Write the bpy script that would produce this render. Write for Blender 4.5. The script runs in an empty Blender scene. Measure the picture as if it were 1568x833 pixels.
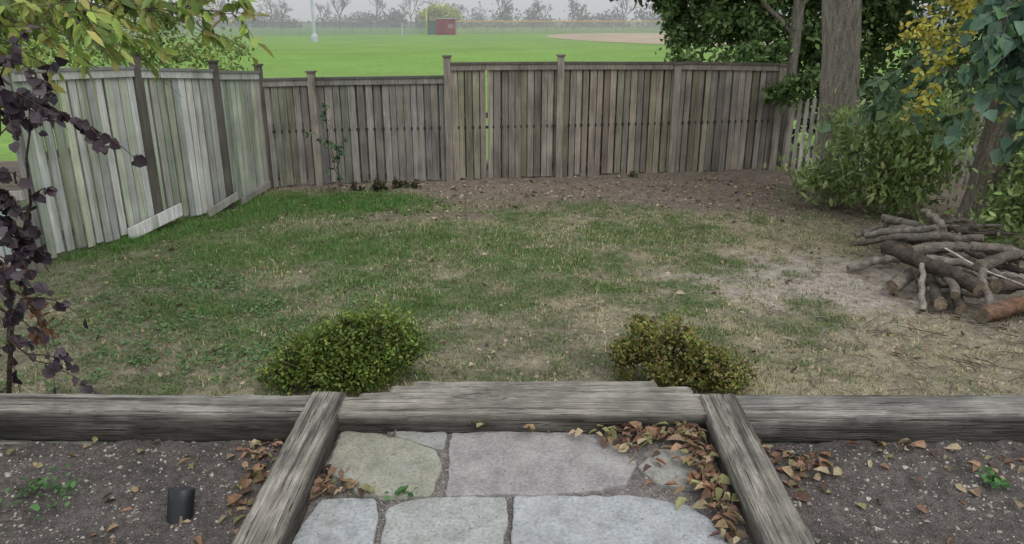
import bpy, math, random
import numpy as np
from mathutils import Vector
random.seed(7); rng=np.random.default_rng(7)
S=bpy.context.scene
TAB=np.random.default_rng(1).random((256,256))
def vnoise(x,y,s=0):
    x=np.asarray(x,float)+s*17.3; y=np.asarray(y,float)+s*9.1
    xi=np.floor(x).astype(int); yi=np.floor(y).astype(int)
    fx=x-xi; fy=y-yi; fx=fx*fx*(3-2*fx); fy=fy*fy*(3-2*fy)
    a=TAB[xi&255,yi&255]; b=TAB[(xi+1)&255,yi&255]; c=TAB[xi&255,(yi+1)&255]; d=TAB[(xi+1)&255,(yi+1)&255]
    return (a*(1-fx)+b*fx)*(1-fy)+(c*(1-fx)+d*fx)*fy
def fbm(x,y,s=0,o=4):
    t=0;a=.5;f=1;n=0
    for i in range(o):
        t=t+a*vnoise(np.asarray(x)*f,np.asarray(y)*f,s+i*3); n+=a; a*=.55; f*=2.03
    return t/n
def sg(v,k=6): return 1/(1+np.exp(-np.clip(v*k,-30,30)))
# per-material albedo gain; the one for distant foliage paints in haze
GAIN={"lawn_soil":1.4,"grass_blades":1.5,"weathered_fence_wood":1.5,"algae_fence_wood":1.2,"leaf":1.35,"garden_soil":1.3,"weathered_timber":1.3,"flagstone":1.12,"dried_leaf":1.25,"gravel":1.2,"field_grass":1.12,"bark":1.5,"log_wood":1.25,"distant_foliage":1.15}
def mk(name,V,F,cols=None,mat=None,parent=None,smooth=False):
    V=np.asarray(V,float)
    me=bpy.data.meshes.new(name)
    if isinstance(F,np.ndarray):
        k=F.shape[1]
        me.vertices.add(len(V)); me.vertices.foreach_set("co",V.ravel())
        me.loops.add(F.size); me.loops.foreach_set("vertex_index",F.ravel().astype(np.int32))
        me.polygons.add(len(F)); me.polygons.foreach_set("loop_start",np.arange(0,F.size,k,dtype=np.int32))
        me.update(calc_edges=True)
    else:
        me.from_pydata(V.tolist(),[],F); me.update()
    if cols is not None:
        ca=me.color_attributes.new("Col","FLOAT_COLOR","POINT")
        C=np.ones((len(V),4)); C[:,:3]=np.minimum(np.asarray(cols)*GAIN.get(mat.name if mat else "",1),.68)
        ca.data.foreach_set("color",C.ravel())
    if smooth: me.polygons.foreach_set("use_smooth",np.ones(len(me.polygons),bool))
    ob=bpy.data.objects.new(name,me); S.collection.objects.link(ob)
    if mat: me.materials.append(mat)
    if parent: ob.parent=parent
    return ob
def empty(name):
    e=bpy.data.objects.new(name,None); S.collection.objects.link(e); return e
class MB:
    def __init__(s): s.V=[];s.F=[];s.C=[]
    def box(s,c,ax,ay,az,col):
        c=Vector(c); ax=Vector(ax)/2; ay=Vector(ay)/2; az=Vector(az)/2; n=len(s.V)
        for i,j,k in [(-1,-1,-1),(1,-1,-1),(1,1,-1),(-1,1,-1),(-1,-1,1),(1,-1,1),(1,1,1),(-1,1,1)]:
            s.V.append(tuple(c+ax*i+ay*j+az*k)); s.C.append(col)
        for f in [(0,3,2,1),(4,5,6,7),(0,1,5,4),(1,2,6,5),(2,3,7,6),(3,0,4,7)]: s.F.append(tuple(n+i for i in f))
    def tube(s,pts,rad,col,sides=6,cap=True,rough=0,endcol=None):
        pts=[Vector(p) for p in pts]; n0=len(s.V); m=len(pts)
        up=Vector((.13,.21,.97)) if abs((pts[-1]-pts[0]).normalized().z)<.9 else Vector((1,.1,0))
        for i,p in enumerate(pts):
            d=(pts[min(i+1,m-1)]-pts[max(i-1,0)]).normalized()
            a=d.cross(up).normalized(); b=a.cross(d).normalized()
            for k in range(sides):
                t=2*math.pi*k/sides; r=rad[i]*(1+rough*(random.random()-.5))
                s.V.append(tuple(p+a*math.cos(t)*r+b*math.sin(t)*r)); s.C.append(col)
        for i in range(m-1):
            for k in range(sides):
                k2=(k+1)%sides
                s.F.append((n0+i*sides+k,n0+i*sides+k2,n0+(i+1)*sides+k2,n0+(i+1)*sides+k))
        if cap:
            for e in (0,m-1):
                n=len(s.V); ec=endcol or col
                for k in range(sides): s.V.append(s.V[n0+e*sides+k]); s.C.append(ec)
                f=[n+k for k in range(sides)]
                s.F.append(tuple(f if e else f[::-1]))
    def make(s,name,mat,parent=None,smooth=False): return mk(name,s.V,s.F,s.C,mat,parent,smooth)
def unit(a): return a/np.maximum(np.linalg.norm(a,axis=1,keepdims=True),1e-9)
def leafmesh(P,A,N,L,W,C,name,mat,parent=None,fold=.25,curl=.0,shape=(1.0,.75)):
    n=len(P); A=unit(A); B=unit(np.cross(A,N)); Nn=np.cross(B,A)
    L=np.broadcast_to(L,(n,))[:,None]; W=np.broadcast_to(W,(n,))[:,None]
    v=np.zeros((n,6,3))
    v[:,0]=P
    v[:,1]=P+A*L*.3+B*W*.5*shape[0]+Nn*W*fold
    v[:,2]=P+A*L*.68+B*W*.5*shape[1]+Nn*(W*fold-L*curl*.5)
    v[:,3]=P+A*L-Nn*L*curl
    v[:,4]=P+A*L*.68-B*W*.5*shape[1]+Nn*(W*fold-L*curl*.5)
    v[:,5]=P+A*L*.3-B*W*.5*shape[0]+Nn*W*fold
    i=np.arange(n)[:,None]*6
    F=np.concatenate([i+np.array([[0,1,2,3]]),i+np.array([[0,3,4,5]])],1).reshape(-1,4)
    return mk(name,v.reshape(-1,3),F,np.repeat(C,6,axis=0),mat,parent)
def newmat(name):
    m=bpy.data.materials.new(name); m.use_nodes=True; nt=m.node_tree
    return m,nt,nt.nodes["Principled BSDF"],nt.nodes["Material Output"]
def nd(nt,t,**k):
    n=nt.nodes.new(t)
    for a,b in k.items(): setattr(n,a,b)
    return n
def mat_attr(name,rough=.8,nscale=(20,20,20),lo=.6,hi=1.3,bump=.3,bdist=.01,transl=0,fine=None,offs=False,spec=.3,extra=None):
    m,nt,bs,out=newmat(name); L=nt.links.new
    at=nd(nt,"ShaderNodeAttribute",attribute_name="Col")
    tc=nd(nt,"ShaderNodeTexCoord")
    mp=nd(nt,"ShaderNodeMapping"); mp.inputs["Scale"].default_value=nscale
    if offs:
        vm=nd(nt,"ShaderNodeVectorMath",operation='MULTIPLY'); vm.inputs[1].default_value=(91,77,53)
        L(at.outputs["Color"],vm.inputs[0]); va=nd(nt,"ShaderNodeVectorMath",operation='ADD')
        L(tc.outputs["Object"],va.inputs[0]); L(vm.outputs[0],va.inputs[1]); L(va.outputs[0],mp.inputs["Vector"])
    else: L(tc.outputs["Object"],mp.inputs["Vector"])
    nz=nd(nt,"ShaderNodeTexNoise"); nz.inputs["Scale"].default_value=1; nz.inputs["Detail"].default_value=8; nz.inputs["Roughness"].default_value=.65
    L(mp.outputs[0],nz.inputs["Vector"])
    mr=nd(nt,"ShaderNodeMapRange"); mr.inputs[1].default_value=.3; mr.inputs[2].default_value=.7; mr.inputs[3].default_value=lo; mr.inputs[4].default_value=hi
    L(nz.outputs["Fac"],mr.inputs[0])
    mx=nd(nt,"ShaderNodeVectorMath",operation='SCALE'); L(at.outputs["Color"],mx.inputs[0]); L(mr.outputs[0],mx.inputs["Scale"])
    col=mx.outputs[0]
    if fine:
        n2=nd(nt,"ShaderNodeTexNoise"); n2.inputs["Scale"].default_value=fine[0]; n2.inputs["Detail"].default_value=5
        L(tc.outputs["Object"],n2.inputs["Vector"])
        m2=nd(nt,"ShaderNodeMapRange"); m2.inputs[1].default_value=.3; m2.inputs[2].default_value=.7; m2.inputs[3].default_value=fine[1]; m2.inputs[4].default_value=fine[2]
        L(n2.outputs["Fac"],m2.inputs[0])
        x2=nd(nt,"ShaderNodeVectorMath",operation='SCALE'); L(col,x2.inputs[0]); L(m2.outputs[0],x2.inputs["Scale"]); col=x2.outputs[0]
    if extra:
        for (c,sc,a,b,mxv) in extra:
            mp3=nd(nt,"ShaderNodeMapping"); mp3.inputs["Scale"].default_value=sc; mp3.inputs["Location"].default_value=(3.1+sc[1],7.7,1.9)
            L(tc.outputs["Object"],mp3.inputs["Vector"])
            n3=nd(nt,"ShaderNodeTexNoise"); n3.inputs["Scale"].default_value=1; n3.inputs["Detail"].default_value=7; n3.inputs["Roughness"].default_value=.62
            L(mp3.outputs[0],n3.inputs["Vector"])
            m3=nd(nt,"ShaderNodeMapRange"); m3.inputs[1].default_value=a; m3.inputs[2].default_value=b; m3.inputs[3].default_value=0; m3.inputs[4].default_value=mxv
            L(n3.outputs["Fac"],m3.inputs[0])
            mi=nd(nt,"ShaderNodeMix",data_type='RGBA'); L(m3.outputs[0],mi.inputs[0]); L(col,mi.inputs[6]); mi.inputs[7].default_value=(*c,1); col=mi.outputs[2]
    L(col,bs.inputs["Base Color"]); bs.inputs["Roughness"].default_value=rough
    bs.inputs["Specular IOR Level"].default_value=spec
    if bump:
        bp=nd(nt,"ShaderNodeBump"); bp.inputs["Strength"].default_value=bump; bp.inputs["Distance"].default_value=bdist
        L(nz.outputs["Fac"],bp.inputs["Height"]); L(bp.outputs[0],bs.inputs["Normal"])
        if fine:
            b2=nd(nt,"ShaderNodeBump"); b2.inputs["Strength"].default_value=bump; b2.inputs["Distance"].default_value=bdist*.5
            L(n2.outputs["Fac"],b2.inputs["Height"]); L(bp.outputs[0],b2.inputs["Normal"]); L(b2.outputs[0],bs.inputs["Normal"])
    if transl:
        tr=nd(nt,"ShaderNodeBsdfTranslucent"); L(col,tr.inputs["Color"])
        ms=nd(nt,"ShaderNodeMixShader"); ms.inputs[0].default_value=transl
        L(bs.outputs[0],ms.inputs[1]); L(tr.outputs[0],ms.inputs[2]); L(ms.outputs[0],out.inputs["Surface"])
    return m
M_leaf=mat_attr("leaf",rough=.45,nscale=(9,9,9),lo=.8,hi=1.2,bump=0,transl=.35,spec=.4)
M_grass=mat_attr("grass_blades",rough=.7,nscale=(3,3,3),lo=.85,hi=1.15,bump=0,transl=.25)
M_lawn=mat_attr("lawn_soil",rough=.95,nscale=(14,14,14),lo=.6,hi=1.35,bump=.8,bdist=.03,fine=(110,.5,1.5),spec=.1)
M_soil=mat_attr("garden_soil",rough=.95,nscale=(22,22,22),lo=.6,hi=1.35,bump=.9,bdist=.025,fine=(160,.45,1.55),spec=.15)
M_fence=mat_attr("weathered_fence_wood",rough=.9,nscale=(55,55,2.2),lo=.55,hi=1.35,bump=.4,bdist=.006,offs=True,fine=(3.0,.75,1.2),spec=.15,
   extra=[((.05,.045,.038),(5,5,.9),.54,.74,.7),((.13,.14,.08),(2.2,2.2,1.0),.55,.75,.25)])
M_fenceL=mat_attr("algae_fence_wood",rough=.9,nscale=(55,55,2.2),lo=.65,hi=1.25,bump=.4,bdist=.006,offs=True,fine=(3.0,.8,1.15),spec=.15,
   extra=[((.13,.17,.07),(7,7,.45),.51,.68,.75),((.08,.08,.055),(14,14,.8),.60,.78,.6)])
M_bark=mat_attr("bark",rough=.95,nscale=(34,34,4),lo=.45,hi=1.4,bump=1,bdist=.04,fine=(50,.75,1.25),spec=.1)
M_log=mat_attr("log_wood",rough=.9,nscale=(14,14,14),lo=.45,hi=1.4,bump=.9,bdist=.02,fine=(60,.7,1.3),spec=.15)
M_plain=mat_attr("painted_metal",rough=.6,nscale=(1,1,1),lo=.9,hi=1.1,bump=0)
M_far=mat_attr("distant_foliage",rough=1,nscale=(.3,.3,.3),lo=.85,hi=1.15,bump=0,spec=0)
M_tim=mat_attr("weathered_timber",rough=.88,nscale=(4.0,150,150),lo=.42,hi=1.42,bump=.9,bdist=.014,spec=.2,fine=(7,.7,1.2),
   extra=[((.030,.027,.024),(1.0,26,26),.52,.64,.75),((.014,.013,.011),(2.2,120,120),.57,.64,.85),((.06,.055,.047),(3.0,6,6),.52,.70,.5),((.012,.011,.010),(.7,16,16),.635,.66,.95)])
M_stone=mat_attr("flagstone",rough=.8,nscale=(9,9,9),lo=.75,hi=1.2,bump=.6,bdist=.02,fine=(70,.76,1.2),spec=.25,
   extra=[((.38,.375,.345),(5,5,5),.50,.66,.5),((.19,.195,.175),(8,8,8),.54,.70,.6),((.10,.095,.09),(26,26,26),.60,.74,.55)])
M_chip=mat_attr("gravel",rough=.9,nscale=(40,40,40),lo=.8,hi=1.2,bump=0)
M_dry=mat_attr("dried_leaf",rough=.7,nscale=(60,60,60),lo=.65,hi=1.25,bump=.3,bdist=.003,transl=.12)
M_field=mat_attr("field_grass",rough=.95,nscale=(.12,.12,.12),lo=.85,hi=1.15,bump=0,fine=(2.5,.85,1.15),spec=.05)
M_black=mat_attr("black_plastic",rough=.4,nscale=(30,30,30),lo=.9,hi=1.2,bump=.1,bdist=.002,spec=.4)

def ell(x,y,cx,cy,rx,ry): return 1-np.sqrt(((x-cx)/rx)**2+((y-cy)/ry)**2)
def seg(x,y,ax,ay,bx,by,w):
    dx,dy=bx-ax,by-ay; t=np.clip(((x-ax)*dx+(y-ay)*dy)/(dx*dx+dy*dy),0,1)
    return 1-np.hypot(x-ax-t*dx,y-ay-t*dy)/w
def zones(x,y):
    n=fbm(x*1.3,y*1.3,1)-.5; n2=fbm(x*4,y*4,5)-.5; n3=fbm(x*.6+4,y*.9,9)-.5; n4=fbm(x*9,y*9,14)-.5
    rich=np.maximum(sg(ell(x,y,-2.5,10.15,1.55,.75)+.7*n+.6*n2,8),sg(seg(x,y,-4.7,8.15,-3.3,9.8,.5)+.6*n+.4*n2,8))*np.clip(.75+1.2*n2,.2,1)
    for cx,cy,r in [(-1.45,7.0,.3),(.95,6.7,.16),(-3.6,7.2,.45),(-.6,8.4,.6),(-2.1,8.2,.7),(.2,7.6,.45),(1.6,8.6,.45),(-1.6,7.9,.5),(-.9,6.3,.35),(-2.8,6.2,.45),(-1.9,5.6,.35),(-3.2,7.8,.5)]:
        rich=np.maximum(rich,.55*sg(ell(x,y,cx,cy,r*1.5,r)+1.8*n+1.9*n2,6))
    dirt=np.where(x>-1.4,sg((y-(9.95-.15*np.maximum(x-1.5,0)))*1.1+1.2*n+.9*n2,6),sg((y-10.95)*2+1.2*n,5)*.9)
    dirt=np.maximum(dirt,sg(ell(x,y,-1.5,9.62,1.3,.32)+.6*n+.5*n2,7)*.85)
    bare=sg(ell(x,y,3.35,6.95,1.4,.75)+.9*n+1.1*n2,6)
    br=sg((x-1.9-.5*(y-4.6))*.9+1.6*n+1.4*n2,4)*sg(6.9-y,3)*.9
    bl=sg((-x-1.9)+1.6*n+1.0*n2,3)*sg(7.9-y,3)*.7
    bc=sg(ell(x,y,.3,5.4,1.3,.85)+.9*n+1.1*n2,6)*.8
    thin=np.maximum.reduce([br,bl,bc,.8*sg(n2+.7*n+.4*n4-.06,18)])
    right=sg((x-4.6)+.8*n,4)*.9
    dirt=np.maximum(dirt,right)
    straw=np.clip(.42+.095*x+2.0*n+1.9*n2+.8*n3,0,1); straw=straw*(1-rich)
    cover=np.clip((1-dirt)*(1-bare*.95)*(1-thin*.87),0,1); cover=np.maximum(cover,rich*(1-dirt*.5))
    return rich,dirt,bare,thin,straw,cover,n,n2
def lawn_h(x,y): return .05*(fbm(x*.8,y*.8,3)-.5)+.035*(fbm(x*5,y*5,8)-.5)+np.clip((y-10.8)*.03,0,.06)
def dens(lo,a,b,hi,st,big):
    return np.concatenate([np.arange(lo,a,big),np.arange(a,b,st),np.arange(b,hi+big*.5,big)])
def grid(xs,ys):
    X,Y=np.meshgrid(xs,ys); nx,ny=len(xs),len(ys)
    i=np.arange(nx*ny).reshape(ny,nx)
    F=np.stack([i[:-1,:-1],i[:-1,1:],i[1:,1:],i[1:,:-1]],-1).reshape(-1,4)
    return X.ravel(),Y.ravel(),F
X,Y,F=grid(dens(-12,-5.4,6.4,14,.04,.4),np.arange(3.1,13.3,.04))
ri,di,ba,th,stw,cov,n,n2=zones(X,Y)
H=lawn_h(X,Y)
soil=np.array([.12,.099,.074]); C=np.tile(soil,(len(X),1))
def mix(C,c,f): return C*(1-f[:,None])+np.array(c)*f[:,None]
C=mix(C,(.26,.23,.145),stw*(1-di)*.8)
C=mix(C,(.10,.125,.055),np.clip(cov*(1-stw),0,1)*.75)
C=mix(C,(.165,.142,.112),th*.5)
C=mix(C,(.145,.118,.095),di*.8)
C=mix(C,(.275,.24,.205),ba*.95)
C=mix(C,(.05,.085,.022),ri*.7)
C*= (.72+.6*fbm(X*9,Y*9,2))[:,None]
mk("lawn",np.stack([X,Y,H],1),F,C,M_lawn,smooth=True)
X,Y,F=grid(np.linspace(-900,900,61),np.concatenate([np.linspace(-60,12.9,6),np.linspace(16,300,50),np.linspace(360,1500,10)]))
C=np.tile([.135,.255,.052],(len(X),1)); C=mix(C,(.19,.28,.085),fbm(X*.03,Y*.03,4))
mk("ground",np.stack([X,Y,np.full_like(X,-.06)],1),F,C,M_field)
t=np.linspace(0,2*np.pi,64,endpoint=False); r=1+.05*np.sin(3*t)
V=np.stack([24+18.5*np.cos(t)*r,118+38*np.sin(t)*r,np.full_like(t,-.03)],1)
mk("baseball_infield",V,[tuple(range(64))],np.tile([.36,.29,.21],(64,1)),M_field)

def blades(name,N,x0,x1,y0,y1,hmin,hmax,wmul=1):
    x=rng.uniform(x0,x1,N); y=y0+(y1-y0)*rng.random(N)**1.25
    ri,di,ba,th,stw,cov,n,n2=zones(x,y)
    inside=x>-4.95+(y-7.7)*.352+.05
    clump=.08+1.8*np.clip((fbm(x*7,y*7,12)-.34)*2.3,0,1)
    k=(rng.random(N)<np.clip(cov*clump+ri*.3,0,1))&inside
    x,y,ri,stw,n2=x[k],y[k],ri[k],stw[k],n2[k]; N=len(x)
    h=rng.uniform(hmin,hmax,N)*(1+.9*ri)*(.7+.6*rng.random(N))
    a=rng.uniform(0,2*np.pi,N); tl=rng.uniform(.1,1.3,N)
    isst=rng.random(N)<stw*.85
    tl=np.where(isst,tl*1.6,tl)
    w=rng.uniform(.0035,.0065,N)*wmul
    z=lawn_h(x,y)-.004
    dx,dy=np.cos(a),np.sin(a); b=a+np.pi/2+rng.normal(0,.5,N); bx,by=np.cos(b),np.sin(b)
    V=np.zeros((N,3,3)); V[:,0]=np.stack([x-bx*w,y-by*w,z],1); V[:,1]=np.stack([x+bx*w,y+by*w,z],1)
    s=np.sin(np.minimum(tl,1.45)); c=np.cos(np.minimum(tl,1.45))
    V[:,2]=np.stack([x+dx*h*s,y+dy*h*s,z+h*c],1)
    C=np.tile([.105,.155,.058],(N,1)); C=mix(C,(.065,.15,.03),ri)
    C=np.where(isst[:,None],np.array([.34,.31,.19]),C)
    C*=rng.uniform(.6,1.35,(N,1)); C[:,0]*=rng.uniform(.8,1.3,N)
    mk(name,V.reshape(-1,3),np.arange(N*3).reshape(-1,3),np.repeat(C,3,axis=0),M_grass)
blades("grass",580000,-5.2,6.2,4.3,11.2,.018,.05)
def soil_h(x,y): return .585+.05*(fbm(x*2.5,y*2.5,21)-.5)+.035*(fbm(x*14,y*14,23)-.5)
X,Y,F=grid(dens(-11,-2.9,2.9,11,.016,.5),dens(-4,1.6,3.03,3.02,.016,.3))
H=soil_h(X,Y); inn=(X>-.85)&(X<.95); H=np.where(inn,.636+.014*(fbm(X*30,Y*30,4)-.5),H)
C=np.tile([.098,.085,.077],(len(X),1)); C*=(.65+.7*fbm(X*6,Y*6,31))[:,None]
C=np.where(inn[:,None],np.array([.19,.17,.155])*(.7+.6*fbm(X*12,Y*12,8))[:,None],C)
mk("garden_bed_soil",np.stack([X,Y,H],1),F,C,M_soil,smooth=True)

def timber(name,p0,p1,w,h,parent,front=.35,seed=0,mat=M_tim,top=(.25,.235,.205)):
    p0=Vector(p0);p1=Vector(p1); L=(p1-p0).length; m=max(int(L/.02),8)
    prof=[]; k=9; r=.012
    def edge(a,b):
        for i in range(k): prof.append((a[0]+(b[0]-a[0])*i/k,a[1]+(b[1]-a[1])*i/k))
    c=[(-w/2+r,-h/2),(w/2-r,-h/2),(w/2,-h/2+r),(w/2,h/2-r),(w/2-r,h/2),(-w/2+r,h/2),(-w/2,h/2-r),(-w/2,-h/2+r)]
    for i in range(8):
        a,b=c[i],c[(i+1)%8]
        if i%2==0: edge(a,b)
        else: prof.append(a)
    prof=np.array(prof); q=len(prof)
    xs=np.linspace(0,L,m); V=[];C=[]
    idx=np.arange(q)
    for i,x in enumerate(xs):
        d=.014*(fbm(np.full(q,x*1.4),idx*.55,seed+40)-.5)+.015*(fbm(np.full(q,x*11),idx*.9,seed+50)-.5)
        e=1 if 0<i<m-1 else .93
        nn=prof/np.linalg.norm(prof,axis=1,keepdims=True)
        P=prof*e+nn*d[:,None]
        wob=.016*(vnoise(x*.8,seed)-.5)
        for j in range(q):
            V.append((x,P[j,0]+wob,P[j,1]+wob*.5))
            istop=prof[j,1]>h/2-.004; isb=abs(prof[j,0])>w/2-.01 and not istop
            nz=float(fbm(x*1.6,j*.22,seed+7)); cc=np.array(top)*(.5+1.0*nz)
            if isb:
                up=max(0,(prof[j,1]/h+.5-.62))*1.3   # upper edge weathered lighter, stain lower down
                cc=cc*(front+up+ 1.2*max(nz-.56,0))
            C.append(cc)
    F=[(i*q+j,(i+1)*q+j,(i+1)*q+(j+1)%q,i*q+(j+1)%q) for i in range(m-1) for j in range(q)]
    F.append(tuple(range(q))); F.append(tuple((m-1)*q+j for j in range(q))[::-1])
    ob=mk(name,V,F,np.array(C),mat,parent,smooth=True)
    ob.location=p0; ob.rotation_euler=(0,0,math.atan2(p1.y-p0.y,p1.x-p0.x))
    return ob
W=empty("timber_retaining_wall")
TW,TH=.172,.165; zt=.75-TH/2
timber("left_top_timber",(-6.5,3.16,zt-.002),(-.84,3.115,zt-.002),TW,TH,W,.20,1)
timber("center_top_timber",(-.835,3.112,zt-.006),(1.0,3.112,zt-.006),TW,TH,W,.20,2,top=(.26,.24,.205))
timber("right_top_timber",(1.015,3.115,zt-.012),(6.5,3.15,zt-.012),TW,TH*1.05,W,.42,3,top=(.22,.207,.185))
for i in range(4):
    z=zt-TH*1.03*(i+1)
    if z>-.05: timber("lower_timber_%d"%(i+1),(-6.5,3.14-.004*i,z),(6.5,3.14-.004*i,z),TW,TH,W,.4,10+i)
B=empty("timber_path_edging")
timber("left_edge_timber",(-.885,.6,zt+.012),(-.875,3.205,zt+.012),.165,TH,B,.3,4,top=(.25,.23,.195))
timber("right_edge_timber",(.93,.6,zt+.010),(.985,3.19,zt+.010),.17,TH,B,.35,5,top=(.25,.23,.195))
St=empty("timber_steps")
for i,(z,y0,y1,a,b) in enumerate([(.60,3.24,3.52,-.80,1.02),(.42,3.53,3.93,-.72,.99),(.238,3.94,4.36,-.60,.92)]):
    k=2 if i==0 else 3
    ww=(y1-y0)/k
    for j in range(k):
        timber("tread_%d_%d"%(i+1,j+1),(a+random.uniform(-.06,.06),y0+ww*(j+.5),z-.075),(b+random.uniform(-.06,.06),y0+ww*(j+.5)+random.uniform(-.01,.01),z-.075+random.uniform(-.01,.01)),ww-.014,.15,St,.4,20+i*3+j,top=(.28,.26,.22))
    mb=MB(); mb.box(((a+b)/2,(y0+y1)/2-.02,(z-.16)/2-.02),(b-a-.14,0,0),(0,y1-y0-.04,0),(0,0,z-.14),(.07,.06,.05)); mb.make("riser_%d"%(i+1),M_log,St)

stones=[
 ([(-.79,3.01),(-.62,3.015),(-.52,2.965),(-.42,2.91),(-.325,2.86),(-.305,2.70),(-.325,2.53),(-.45,2.52),(-.60,2.53),(-.70,2.62),(-.785,2.71)],(.265,.26,.205)),
 ([(-.585,3.015),(-.30,3.015),(-.298,2.87),(-.345,2.875),(-.44,2.94)],(.25,.24,.22)),
 ([(-.278,3.01),(.05,3.01),(.38,3.0),(.45,2.9),(.53,2.77),(.47,2.60),(.19,2.535),(-.05,2.53),(-.268,2.525),(-.27,2.75)],(.27,.253,.245)),
 ([(.685,2.91),(.80,2.82),(.77,2.58),(.61,2.60),(.53,2.73)],(.27,.265,.24)),
 ([(-.755,2.515),(-.55,2.515),(-.515,2.4),(-.50,2.2),(-.495,1.98),(-.79,1.98),(-.80,2.25)],(.32,.33,.335)),
 ([(-.485,2.46),(-.40,2.50),(-.20,2.515),(-.02,2.515),(-.025,2.25),(-.03,1.96),(-.47,1.95),(-.475,2.2)],(.315,.32,.30)),
 ([(.008,2.515),(.30,2.52),(.55,2.52),(.69,2.46),(.76,2.36),(.82,2.2),(.82,1.95),(.0,1.96),(-.003,2.25)],(.32,.33,.335)),
 ([(-.78,1.93),(-.3,1.93),(-.28,1.5),(-.78,1.48)],(.27,.26,.25)),
 ([(-.25,1.92),(.8,1.9),(.78,1.45),(-.22,1.47)],(.28,.27,.26)),
 ([(-.76,1.43),(.1,1.43),(.12,.9),(-.76,.9)],(.27,.26,.25)),
 ([(.15,1.42),(.8,1.4),(.8,.9),(.16,.9)],(.27,.26,.25))]
FP=empty("flagstone_path")
for si,(pl,col) in enumerate(stones):
    P=[Vector((a,b,0)) for a,b in pl]; out=[]
    for i in range(len(P)):
        a,b=P[i],P[(i+1)%len(P)]; k=max(int((b-a).length/.018),2)
        for j in range(k):
            p=a.lerp(b,j/k); d=(b-a).normalized(); nn=Vector((d.y,-d.x,0))
            out.append(p+nn*.018*(float(fbm(p.x*16,p.y*16,si))-.5)*2+nn*.007*(float(fbm(p.x*60,p.y*60,si))-.5)*2)
    out=[(out[i-1]+out[i]*3+out[(i+1)%len(out)])/5 for i in range(len(out))]
    cx=sum((p for p in out),Vector())/len(out); n_=len(out); V=[];zt_=.656+random.uniform(-.004,.004)
    tx,ty=random.uniform(-.012,.012),random.uniform(-.012,.012)
    ks=[(1.0,-.06),(1.0,-.006),(.994,-.001),(.98,0)]+[(s,0) for s in (.9,.75,.55,.35,.15)]
    for s,dz in ks:
        for p in out:
            q_=cx+(p-cx)*s; hh=.008*(float(fbm(q_.x*7,q_.y*7,si+60))-.5) if dz>-.05 else 0
            V.append((q_.x,q_.y,zt_+dz+hh+tx*(q_.x-cx.x)+ty*(q_.y-cx.y)))
    F=[(r_*n_+i,r_*n_+(i+1)%n_,(r_+1)*n_+(i+1)%n_,(r_+1)*n_+i) for r_ in range(len(ks)-1) for i in range(n_)]
    F.append(tuple((len(ks)-1)*n_+i for i in range(n_)))
    mk("flagstone_%d"%(si+1),V,F,np.tile(col,(len(V),1)),M_stone,FP,smooth=True)

def chips(name,x,y,z,s,C,mat=M_chip):
    N=len(x); V=np.zeros((N,4,3)); a=rng.uniform(0,2*np.pi,N)
    base=np.array([[1,0,-.3],[-.5,.8,-.3],[-.5,-.8,-.3],[0,0,.7]])
    base=base[None]+rng.uniform(-.35,.35,(N,4,3))
    ca,sa=np.cos(a),np.sin(a)
    bx=base[:,:,0]*ca[:,None]-base[:,:,1]*sa[:,None]; by=base[:,:,0]*sa[:,None]+base[:,:,1]*ca[:,None]
    V[:,:,0]=x[:,None]+bx*s[:,None]; V[:,:,1]=y[:,None]+by*s[:,None]; V[:,:,2]=z[:,None]+base[:,:,2]*s[:,None]*.7
    i=np.arange(N)[:,None]*4; F=np.concatenate([i+np.array([[0,1,3]]),i+np.array([[1,2,3]]),i+np.array([[2,0,3]])],1).reshape(-1,3)
    mk(name,V.reshape(-1,3),F,np.repeat(C,4,axis=0),mat)
N=11000; x=rng.uniform(-3.1,3.1,N); y=rng.uniform(1.7,3.03,N); k=((x<-.98)|(x>1.06)); x,y=x[k],y[k]; N=len(x)
s=rng.gamma(2,.0022,N)+.0015; C=np.array([.22,.20,.17])*rng.uniform(.25,1.7,(N,1)); 
chips("wood_chips",x,y,soil_h(x,y)+.002,s,C)
N=11000; x=rng.uniform(-.79,.86,N); y=rng.uniform(1.7,3.02,N); s=rng.uniform(.002,.006,N)
chips("gravel",x,y,np.full(N,.639),s,np.array([.24,.215,.195])*rng.uniform(.4,1.6,(N,1)))
N=1500; x=rng.uniform(-.79,.86,N); y=rng.uniform(1.9,3.02,N); s=rng.uniform(.001,.004,N)
chips("gravel",x,y,np.full(N,.661),s,np.array([.2,.17,.14])*rng.uniform(.4,1.6,(N,1)))
N=11000; x=rng.uniform(-4.5,6,N); y=4.6+7*rng.random(N)**1.1; ri,di,ba,th,stw,cov,n,n2=zones(x,y)
k=(rng.random(N)<np.clip(di+ba*.6+th*.7+.1,0,1))&(x>-4.95+(y-7.7)*.352+.05); x,y=x[k],y[k]; N=len(x)
chips("yard_debris",x,y,lawn_h(x,y)+.004,rng.gamma(2,.005,N)+.003,np.array([.24,.19,.135])*rng.uniform(.25,1.8,(N,1)))

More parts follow.
